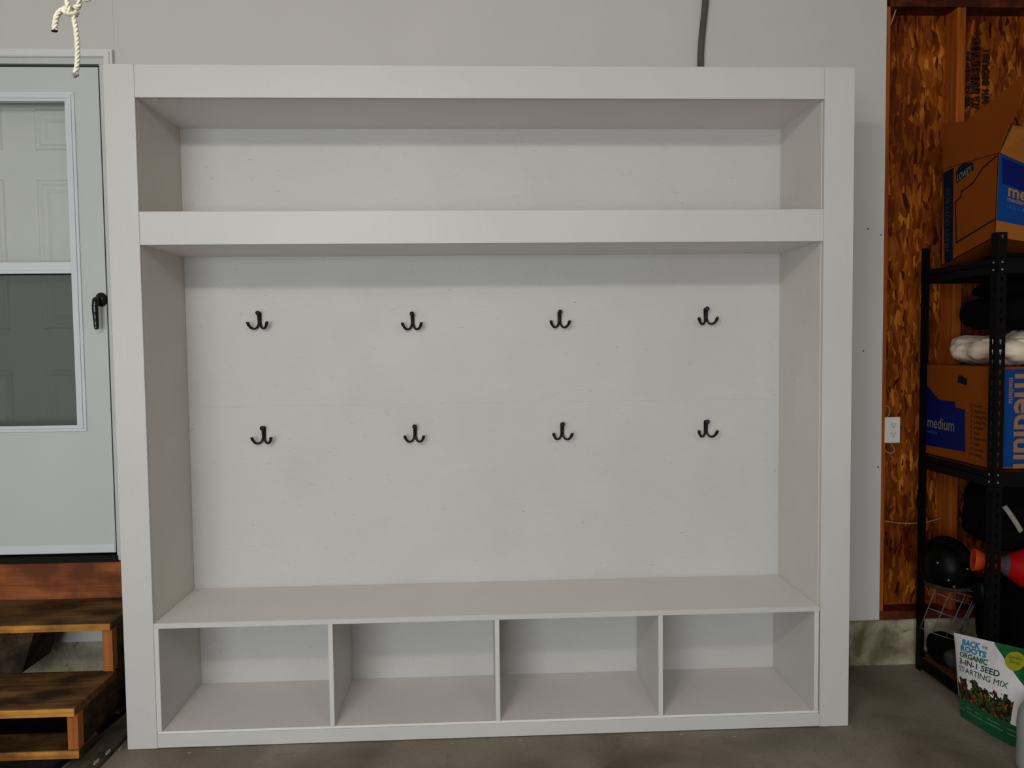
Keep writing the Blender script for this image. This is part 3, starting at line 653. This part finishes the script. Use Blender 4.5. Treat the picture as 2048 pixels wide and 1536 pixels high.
# ---- open moving box, top shelf
B2 = thing('moving_box', 'open brown moving box with raised flaps on the top shelf of the black rack', 'cardboard box', (3.4, 0.2, 1.77), 'brown moving boxes with blue print')
ZN, ZF = 1.849, 1.773           # near and far bottom heights (the box rests tilted on a folded tarp)
XB = 3.252; YN, YF = 0.040, 0.378
bm = bmesh.new(); t_ = 0.004
def wallq(bm, a, b, c, d, n):
    n = Vector(n)*t_; hexa(bm, [Vector(a), Vector(b), Vector(b)+n, Vector(a)+n, Vector(d), Vector(c), Vector(c)+n, Vector(d)+n])
XR = 3.66
TN, TF = 2.157, 2.176
FR = -0.030  # front face turns slightly away to the right
wallq(bm, (XB, YF, ZF), (XB, YN, ZN), (XB, YN-0.012, TN), (XB, YF, TF), (1, 0, 0))
wallq(bm, (XR, YN+0.04, ZN-0.05), (XR, YF, ZF-0.003), (XR, YF, TF), (XR, YN+0.03, TN-0.1), (-1, 0, 0))
wallq(bm, (XB, YN, ZN), (XR, YN+0.04, ZN-0.05), (XR, YN+0.03, TN-0.14), (XB, YN-0.012, TN), (0, 1, 0))
wallq(bm, (XR, YF, ZF-0.003), (XB, YF, ZF), (XB, YF, TF), (XR, YF, TF), (0, -1, 0))
hexa(bm, [(XB, YN, ZN), (XR, YN+0.04, ZN-0.05), (XR, YF, ZF-0.003), (XB, YF, ZF), (XB, YN, ZN+t_), (XR, YN+0.04, ZN-0.05+t_), (XR, YF, ZF-0.003+t_), (XB, YF, ZF+t_)])
mk('box_body', bm, M['card'], B2)
def flap(pts, d, m_): return mk('flap', prism(pts, d), m_, B2)
flap([(XB-0.001, 0.378, 2.178), (XB-0.001, 0.030, 2.160), (XB-0.001, -0.024, 2.246), (XB-0.001, -0.076, 2.294), (XB-0.001, -0.112, 2.408), (XB-0.001, 0.110, 2.356), (XB-0.001, 0.230, 2.333), (XB-0.001, 0.382, 2.368)], (0.004, 0, 0), M['card'])
flap([(XB+0.004, YN-0.014, 2.158), (3.60, YN-0.0, 2.02), (3.52, YN-0.13, 2.10), (3.34, YN-0.10, 2.225), (XB+0.012, YN-0.070, 2.243)], (0, 0.003, 0.002), M['card_light'])
flap([(3.65, 0.385, 2.18), (3.30, 0.385, 2.18), (3.32, 0.44, 2.36), (3.62, 0.44, 2.36)], (0, 0.004, 0), M['card_dark'])
lx = XB-0.0006
def LQ(pts, m_, nm='printed_panel'): return mk(nm, prism([(lx, y, z) for y, z in pts], (0.0004, 0, 0)), m_, B2)
LQ([(0.372, 2.160), (0.303, 2.168), (0.297, 1.792), (0.352, 1.778)], M['navy'])['label'] = 'narrow navy side stripe'
LQ([(0.286, 2.140), (0.272, 2.158), (0.228, 2.176), (0.216, 2.166), (0.178, 2.160), (0.173, 2.128), (0.281, 2.099)], M['navy'])['label'] = 'navy gabled logo patch'
printed('printed_text', "LOWE'S", lambda u, v: Vector((lx-0.0008, 0.276-u, 2.106+v*1.5+u*0.18)), 0.026, M['ink_white'], B2, 0.0004)
printed('printed_text', 'HEAVY DUTY BOX', lambda u, v: Vector((lx-0.0008, 0.322+v*1.2, 1.83+u*0.92)), 0.034, M['ink_faint'], B2, 0.0002)
ol = [(0.275, 1.860), (0.286, 2.023), (0.250, 2.040), (0.248, 2.060), (0.176, 2.078), (0.117, 2.125), (0.040, 2.150)]
for a, b in zip(ol[:-1]+[(0.275, 1.860)], ol[1:]+[(0.046, 1.915)]):
    a = Vector((lx, *a)); b = Vector((lx, *b)); t = (b-a).normalized(); nrm = t.cross(Vector((1, 0, 0)))*0.0032
    mk('printed_line', prism([a-nrm-t*0.003, b-nrm+t*0.003, b+nrm+t*0.003, a+nrm-t*0.003], (0.0004, 0, 0)), M['navy'], B2)
def fr_pt(x, k, d=0.0012):  # point on the front face, k = 0 bottom .. 1 top
    s = (x-XB)/(XR-XB); yb_ = YN+0.04*s; yt = YN-0.012+0.042*s; zb_ = ZN-0.05*s; zt = TN-0.14*s
    return Vector((x, yb_+(yt-yb_)*k-d, zb_+(zt-zb_)*k))
bm = bmesh.new(); vs = [bm.verts.new(fr_pt(x, k)) for x, k in ((XB+0.002, 0.20), (XR, 0.20), (XR, 1.0), (XB+0.002, 1.0))]; bm.faces.new(vs)
mk('printed_panel', bm, M['blue_bright'], B2)['label'] = 'blue front print'
bm = bmesh.new(); vs = [bm.verts.new(fr_pt(x, k, 0.0016)) for x, k in ((XB+0.02, 0.66), (XR, 0.60), (XR, 0.97), (XB+0.012, 0.97))]; bm.faces.new(vs)
mk('printed_panel', bm, M['blue_dark'], B2)
bm = bmesh.new(); vs = [bm.verts.new(fr_pt(x, k)) for x, k in ((XB+0.001, 0.0), (XR, 0.0), (XR, 0.20), (XB+0.001, 0.20))]; bm.faces.new(vs)
mk('printed_panel', bm, M['card_light'], B2)['label'] = 'plain cardboard band'
kz = lambda v: v/0.30
printed('printed_text', 'medium', lambda u, v: fr_pt(3.294+u, 0.53+kz(v), 0.0024), 0.065, M['ink_tan'], B2, 0.0015)
printed('printed_text', 'mediana', lambda u, v: fr_pt(3.294+u, 0.465+kz(v), 0.0024), 0.026, M['ink_tan'], B2, 0.0003)
printed('printed_text', '18 in x 16 in x 18 in', lambda u, v: fr_pt(3.294+u, 0.38+kz(v), 0.0024), 0.018, M['ink_blue'], B2)
# folded tarp carrying the near end of the box
bm = blob((3.42, 0.13, 1.780), (0.13, 0.060, 0.014), 0.003, 14, 4, 36, 1.7625)
tag(mk('folded_tarp', bm, M['black_cloth'], smooth=True), 'folded black tarp under the open moving box on the top shelf', 'tarp')
bm = blob((3.47, 0.22, 2.23), (0.12, 0.08, 0.06), 0.02, 10, 2.4, 30)
tag(mk('stuffed_cloth', bm, mat('olive_cloth', (0.09, 0.055, 0.012), 0.85, 0.3, (20, 20, 20), 0.4), smooth=True), 'olive cloth poking out of the open moving box', 'cloth')

# ---- white sack and black duffel on top of the middle box
def whitebag():
    mt, t, N, L, B = nt('stained_white_sack'); B.inputs['Roughness'].default_value = 0.6
    tc = N.new('ShaderNodeTexCoord'); n = N.new('ShaderNodeTexNoise'); n.inputs['Scale'].default_value = 16; n.inputs['Detail'].default_value = 4; L.new(tc.outputs['Object'], n.inputs['Vector'])
    n2 = N.new('ShaderNodeTexNoise'); n2.inputs['Scale'].default_value = 5; L.new(tc.outputs['Object'], n2.inputs['Vector'])
    x = ramp(N, L, n2.outputs[0], [(0.3, (0.55, 0.44, 0.33)), (0.7, (0.74, 0.62, 0.48))])
    x = mixc(N, L, ramp(N, L, n.outputs[0], [(0.66, (0, 0, 0)), (0.70, (1, 1, 1))]), x, (0.13, 0.03, 0.015))
    L.new(x, B.inputs['Base Color']); return mt
bm = blob((3.54, 0.262, 1.422), (0.245, 0.215, 0.062), 0.034, 12, 2.6, 110, 1.3595, 4)
tag(mk('white_sack', bm, whitebag(), smooth=True), 'crumpled white plastic sack lying on the middle moving box', 'sack')
DF = thing('duffel_bag', 'black duffel bag squeezed under the top shelf on a white sack', 'bag', (3.62, 0.27, 1.5))
mk('bag_body', blob((3.66, 0.27, 1.573), (0.335, 0.20, 0.078), 0.010, 7, 3.2, 60, 1.506, 2), M['black_cloth'], DF, True)
mk('top_pocket', blob((3.56, 0.28, 1.665), (0.20, 0.13, 0.035), 0.012, 9, 3, 40), M['black_cloth'], DF, True)
bm = bmesh.new(); tube(bm, smooth_path([(3.42, 0.075, 1.60), (3.48, 0.06, 1.635), (3.56, 0.055, 1.65), (3.64, 0.06, 1.635), (3.70, 0.075, 1.60)], 6), 0.006, 8, (Vector((0, 0, 1)), 2.2, 0.5)); mk('strap', bm, M['grey_cloth'], DF, True)

# ---- lower shelf
LB = thing('gear_bag', 'big black gear bag filling the bottom shelf of the black rack', 'bag', (3.7, 0.25, 0.07))
mk('bag_body', blob((3.87, 0.25, 0.265), (0.44, 0.225, 0.200), 0.015, 5, 4.5, 60, 0.0705, 9), M['black_cloth'], LB, True)
bm = bmesh.new(); tube(bm, smooth_path([(3.60, 0.026, 0.42), (3.61, 0.012, 0.33), (3.61, 0.012, 0.22), (3.60, 0.016, 0.12)], 6), 0.008, 8, (Vector((1, 0, 0)), 2.0, 0.3)); mk('strap', bm, M['black_cloth'], LB, True)
# red flask with flared orange mouth
FL = thing('red_flask', 'red plastic bottle with a flared orange mouth lying on the black gear bag', 'bottle', (3.5, 0.09, 0.56))
o_ = Vector((3.272, 0.165, 0.582)); ax = Vector((0.90, -0.34, -0.11)).normalized()
b = bmesh.new(); lathe(b, [(0.012, 0.004), (0.040, 0.002), (0.0445, 0.0), (0.0455, 0.003), (0.040, 0.020), (0.0345, 0.036), (0.026, 0.037)], o_, ax, 28); mk('flared_mouth', b, M['orange'], FL, True)['label'] = 'orange flared mouth'
b = bmesh.new(); lathe(b, [(0.026, 0.004), (0.028, 0.034), (0.028, 0.09), (0.031, 0.105), (0.042, 0.120), (0.062, 0.150), (0.082, 0.19), (0.088, 0.24), (0.088, 0.42), (0.06, 0.45)], o_, ax, 32); mk('bottle_body', b, M['red'], FL, True)
b = bmesh.new(); lathe(b, [(0.0295, 0.096), (0.0330, 0.1045), (0.0445, 0.119), (0.0430, 0.121)], o_, ax, 32, cap=False)
mk('grey_band', b, M['greyband'], FL, True)
# goalie style helmet with wire cage
HM = thing('caged_helmet', 'black sports helmet with a grey wire face cage on the bottom shelf', 'helmet', (3.30, 0.33, 0.07))
b = bmesh.new(); bmesh.ops.create_uvsphere(b, u_segments=32, v_segments=20, radius=1)
for v in b.verts:
    p = v.co.copy(); lat = p.x*0.8+p.y*0.6; rid = 1.0+0.07*max(0.0, 1-abs(lat)/0.28)*(1 if p.z > 0 else 0)-0.10*max(0.0, 1-abs(abs(lat)-0.45)/0.14)*(1 if p.z > -0.1 else 0)
    p = p*rid; p.z = p.z*(0.92 if p.z > 0 else 1.0); v.co = Vector((3.285+p.x*0.10, 0.355+p.y*0.115, 0.50+p.z*0.115*(1.0 if p.z < 0 else 1.15)))
bmesh.ops.delete(b, geom=[v for v in b.verts if v.co.z < 0.42], context='VERTS')
for q in ((3.205, 0.290, 0.535), (3.235, 0.262, 0.470), (3.300, 0.245, 0.520), (3.255, 0.252, 0.435)):
    d_ = (Vector(q)-Vector((3.285, 0.355, 0.50))); d_ = Vector((d_.x/0.10, d_.y/0.115, d_.z/0.115)).normalized(); pp = Vector((3.285+d_.x*0.103, 0.355+d_.y*0.118, 0.50+d_.z*0.115))
    b2 = bmesh.new(); lathe(b2, [(0.0045, -0.004), (0.0045, 0.001), (0.003, 0.0035), (0.0005, 0.004)], pp, d_, 10); mk('glint_stud', b2, M['bolt'], HM)  # small bright studs added to imitate glints on the black shell
bm2 = bmesh.new(); tube(bm2, [(3.285+0.104*math.cos(a), 0.355+0.119*math.sin(a), 0.424+0.0*a) for a in [i*2*math.pi/28 for i in range(29)]], 0.007, 8); 
for v in bm2.verts: v.co.x = 3.285+(v.co.x-3.285)*0.80; v.co.y = 0.355+(v.co.y-0.355)*0.80
mk('shell_rim', bm2, M['grey_cloth'], HM, True)
hs = mk('helmet_shell', b, M['black_plastic'], HM, True); sm = hs.modifiers.new('s', 'SOLIDIFY'); sm.thickness = 0.008
mk('ear_guard', blob((3.375, 0.27, 0.415), (0.030, 0.045, 0.06), 0.004, 20, 2.6, 24), M['black_plastic'], HM, True)
bm = bmesh.new()
C0 = Vector((3.30, 0.34, 0.0))
def cg(a, z, r=0.115):   # cage point: angle round the face, height; leans forward towards the bottom
    k = (0.43-z)
    return Vector((3.315+r*math.sin(a)*(1-k*0.5)-k*0.42, 0.33-r*math.cos(a)*(1-k*0.3)+0.05, z-0.035*math.sin(a)*1.0))
for z in (0.425, 0.405, 0.375, 0.31, 0.265, 0.225):
    tube(bm, [cg(a/10, z) for a in range(-9, 13)], 0.0021 if z < 0.4 else 0.0026, 6)
for a in (-0.9, -0.45, 0.05, 0.5, 0.95, 1.2):
    tube(bm, [cg(a, z) for z in (0.405, 0.35, 0.29, 0.225)], 0.0018, 6)
mk('wire_cage', bm, M['wire_grey'], HM, True)
bm = bmesh.new(); tube(bm, smooth_path([(3.372, 0.23, 0.47), (3.366, 0.215, 0.43), (3.372, 0.212, 0.39), (3.388, 0.215, 0.36)], 6), 0.004, 8, (Vector((0, 1, 0)), 0.4, 1.6)); mk('chin_strap', bm, M['grey_cloth'], HM, True)
mk('chin_cup', blob((3.23, 0.20, 0.165), (0.045, 0.03, 0.035), 0.006, 20, 2.4, 24), M['grey_cloth'], HM, True)
mk('neck_pad', blob((3.29, 0.37, 0.135), (0.05, 0.08, 0.064), 0.006, 12, 3, 30, 0.0705), M['black_cloth'], HM, True)
# black jacket hanging below the middle shelf, with pale strap
JK = thing('hanging_jacket', 'black jacket hanging under the middle shelf of the black rack', 'jacket', (3.6, 0.3, 0.9))
bm = blob((3.68, 0.33, 0.74), (0.30, 0.125, 0.155), 0.025, 9, 4, 60, None, 5)
mk('jacket_body', bm, M['black_cloth'], JK, True)
bm = bmesh.new(); tube(bm, smooth_path([(3.415, 0.190, 0.790), (3.425, 0.180, 0.772), (3.445, 0.175, 0.740), (3.468, 0.175, 0.705), (3.480, 0.178, 0.688)], 6), 0.0105, 10, (Vector((1, 0, 0.6)), 1.0, 0.25)); mk('cuff_strap', bm, M['strap'], JK, True)['label'] = 'pale cloth strap'
# ================================================================== SEED MIX BAG
P00 = Vector((3.160, 0.052, 0.002)); P10 = Vector((3.205, -0.190, 0.002)); P01 = Vector((3.197, 0.160, 0.287)); P11 = Vector((3.200, -0.300, 0.392))
def bagp(u, v, side=1, d=0.0):
    p = P00.lerp(P10, u).lerp(P01.lerp(P11, u), v)
    e = (4*u*(1-u))**0.5 if 0 < u < 1 else 0; f2 = (max(0, min(1, (1-v)*2.2)))**0.6*(0.45+0.55*min(1, v*3))
    th = 0.024*e*f2+0.0008
    wr = 0.0025*mnoise.noise(Vector((u*5, v*7, 2.0+side)))*e+0.0012*mnoise.noise(Vector((u*16, v*12, 5.0+side)))*e
    return p+Vector((-1, -0.12, 0.05)).normalized()*(side*th+wr+d)
def bagmat():
    mt, t, N, L, B = nt('seed_bag_print'); B.inputs['Roughness'].default_value = 0.28
    uv = N.new('ShaderNodeUVMap'); uv.uv_map = 'uv'; sp = N.new('ShaderNodeSeparateXYZ'); L.new(uv.outputs[0], sp.inputs[0]); u, v = sp.outputs[0], sp.outputs[1]
    n = N.new('ShaderNodeTexNoise'); n.inputs['Scale'].default_value = 9; n.inputs['Detail'].default_value = 3; L.new(uv.outputs[0], n.inputs['Vector'])
    vo = N.new('ShaderNodeTexVoronoi'); vo.inputs['Scale'].default_value = 30; L.new(uv.outputs[0], vo.inputs['Vector'])
    veg = N.new('ShaderNodeSeparateColor'); L.new(vo.outputs['Color'], veg.inputs[0])
    vegc = ramp(N, L, veg.outputs[0], [(0.0, (0.012, 0.006, 0.004)), (0.40, (0.020, 0.011, 0.006)), (0.42, (0.035, 0.065, 0.012)), (0.72, (0.09, 0.13, 0.03)), (0.74, (0.05, 0.03, 0.015)), (0.90, (0.30, 0.055, 0.008)), (1.0, (0.35, 0.13, 0.01))])
    for e in [r for r in N if r.type == 'VALTORGB'][-1:]: e.color_ramp.interpolation = 'CONSTANT'
    col = mixc(N, L, 0.0, (0.80, 0.76, 0.78), (0.80, 0.76, 0.78))
    # vegetable picture between v .24 and a wavy top line
    top = math_(N, L, 'ADD', math_(N, L, 'MULTIPLY', n.outputs[0], 0.42), 0.26)
    pic = math_(N, L, 'MULTIPLY', math_(N, L, 'LESS_THAN', v, top), math_(N, L, 'GREATER_THAN', u, 0.04))
    pic = math_(N, L, 'MULTIPLY', pic, math_(N, L, 'LESS_THAN', u, 0.90))
    col = mixc(N, L, pic, col, vegc)
    band = math_(N, L, 'LESS_THAN', math_(N, L, 'ADD', v, math_(N, L, 'MULTIPLY', u, 0.03)), 0.245); col = mixc(N, L, band, col, (0.004, 0.070, 0.022))
    ln = math_(N, L, 'MULTIPLY', math_(N, L, 'GREATER_THAN', math_(N, L, 'SINE', math_(N, L, 'MULTIPLY', v, 130.0)), 0.6), math_(N, L, 'GREATER_THAN', n.outputs[0], 0.46))
    ln = math_(N, L, 'MULTIPLY', ln, math_(N, L, 'MULTIPLY', math_(N, L, 'LESS_THAN', v, 0.20), math_(N, L, 'GREATER_THAN', v, 0.07)))
    col = mixc(N, L, math_(N, L, 'MULTIPLY', ln, 0.45), col, (0.15, 0.30, 0.20))
    cor = math_(N, L, 'GREATER_THAN', math_(N, L, 'ADD', math_(N, L, 'MULTIPLY', u, 0.81), v), 1.418)
    col = mixc(N, L, cor, col, ramp(N, L, n.outputs[0], [(0.35, (0.003, 0.085, 0.018)), (0.7, (0.01, 0.17, 0.05))]))
    L.new(col, B.inputs['Base Color']); return mt
def grid(side, nm, m_):
    bm = bmesh.new(); uvl = bm.loops.layers.uv.new('uv'); nu = nv = 48
    V = [[bm.verts.new(bagp(i/nu, j/nv, side)) for j in range(nv+1)] for i in range(nu+1)]
    for i in range(nu):
        for j in range(nv):
            f = bm.faces.new((V[i][j], V[i+1][j], V[i+1][j+1], V[i][j+1]))
            for l, (a, b) in zip(f.loops, ((i, j), (i+1, j), (i+1, j+1), (i, j+1))): l[uvl].uv = (a/nu, b/nv)
    me = bpy.data.meshes.new(nm); bm.to_mesh(me); bm.free(); return link_mesh(nm, me, m_, SB, True)
SB = thing('seed_mix_bag', 'white and green plastic bag of organic seed starting mix leaning on the rack', 'bag', (3.2, -0.05, 0))
grid(1, 'bag_front', bagmat()); grid(-1, 'bag_back', mat('bag_back_film', (0.35, 0.34, 0.34), 0.4))
ink = {'cyan': mat('cyan_print', (0.012, 0.26, 0.42), 0.35), 'green': mat('green_print', (0.006, 0.14, 0.040), 0.35), 'dgreen': mat('dark_green_print', (0.012, 0.055, 0.035), 0.35), 'yellow': mat('yellow_print', (0.36, 0.33, 0.012), 0.4), 'teal': mat('dark_teal_print', (0.01, 0.03, 0.035), 0.4)}
def tb(body, u0, v0, u1, vcap, c, bold=0.0, layer=0.0014):
    probe = text_bm(body, lambda x, y: Vector((x, y, 0)), 1.0, 'LEFT', bold)
    xs = [v.co.x for v in probe.verts]; ys = [v.co.y for v in probe.verts]; probe.free()
    xa, xb, yb_ = min(xs), max(xs), max(ys)
    printed('printed_text', body, lambda x, y: bagp(u0+(x-xa)/(xb-xa)*(u1-u0), v0+y/yb_*vcap, 1, layer), 1.0, ink[c], SB, bold)
tb('BACK', 0.135, 0.888, 0.385, 0.066, 'cyan', 0.045)
tb('TO THE', 0.400, 0.905, 0.470, 0.028, 'teal', 0.02)
tb('ROOTS', 0.112, 0.812, 0.475, 0.066, 'cyan', 0.045)
tb('ORGANIC', 0.100, 0.738, 0.506, 0.060, 'green', 0.035)
tb('3-IN-1 SEED', 0.100, 0.655, 0.680, 0.064, 'dgreen', 0.018)
tb('STARTING MIX', 0.095, 0.567, 0.806, 0.062, 'dgreen', 0.0, 0.0022)
bm = bmesh.new(); c_ = bm.verts.new(bagp(0.805, 0.862, 1, 0.0010)); rr = [bm.verts.new(bagp(0.805+0.105*math.cos(a*math.pi/16), 0.862+0.098*math.sin(a*math.pi/16), 1, 0.0010)) for a in range(32)]
for k in range(32): bm.faces.new((c_, rr[k], rr[(k+1) % 32]))
mk('round_badge', bm, ink['yellow'], SB)['label'] = 'yellow round badge'
tb('Specialty', 0.735, 0.885, 0.880, 0.030, 'green', 0, 0.0018); tb('Blend', 0.755, 0.835, 0.860, 0.035, 'green', 0, 0.0018)

# ================================================================== TRANSLUCENT JUG
JG = thing('plastic_jug', 'translucent whitish plastic jug at the bottom right corner beside the seed mix bag', 'jug', (3.195, -0.36, 0))
mt, t, N, L, B = nt('milky_plastic'); B.inputs['Base Color'].default_value = (0.36, 0.40, 0.40, 1); B.inputs['Roughness'].default_value = 0.35
B.inputs['Transmission Weight'].default_value = 0.25; B.inputs['Subsurface Weight'].default_value = 0.0
b = bmesh.new(); lathe(b, [(0.080, 0.0), (0.088, 0.006), (0.090, 0.03), (0.0885, 0.10), (0.090, 0.16), (0.086, 0.20), (0.070, 0.235), (0.040, 0.262), (0.022, 0.272), (0.020, 0.285)], (3.195, -0.36, 0.0005), (0, 0, 1), 32)
mk('jug_body', b, mt, JG, True)
b = bmesh.new(); lathe(b, [(0.024, 0.286), (0.024, 0.304), (0.020, 0.307)], (3.195, -0.36, 0.0005), (0, 0, 1), 24); mk('cap', b, M['ink_white'], JG, True)
b = bmesh.new(); tube(b, smooth_path([(3.24, -0.42, 0.235), (3.262, -0.448, 0.235), (3.272, -0.462, 0.20), (3.268, -0.455, 0.14), (3.255, -0.44, 0.11)], 5), 0.010, 10); mk('handle', b, mt, JG, True)
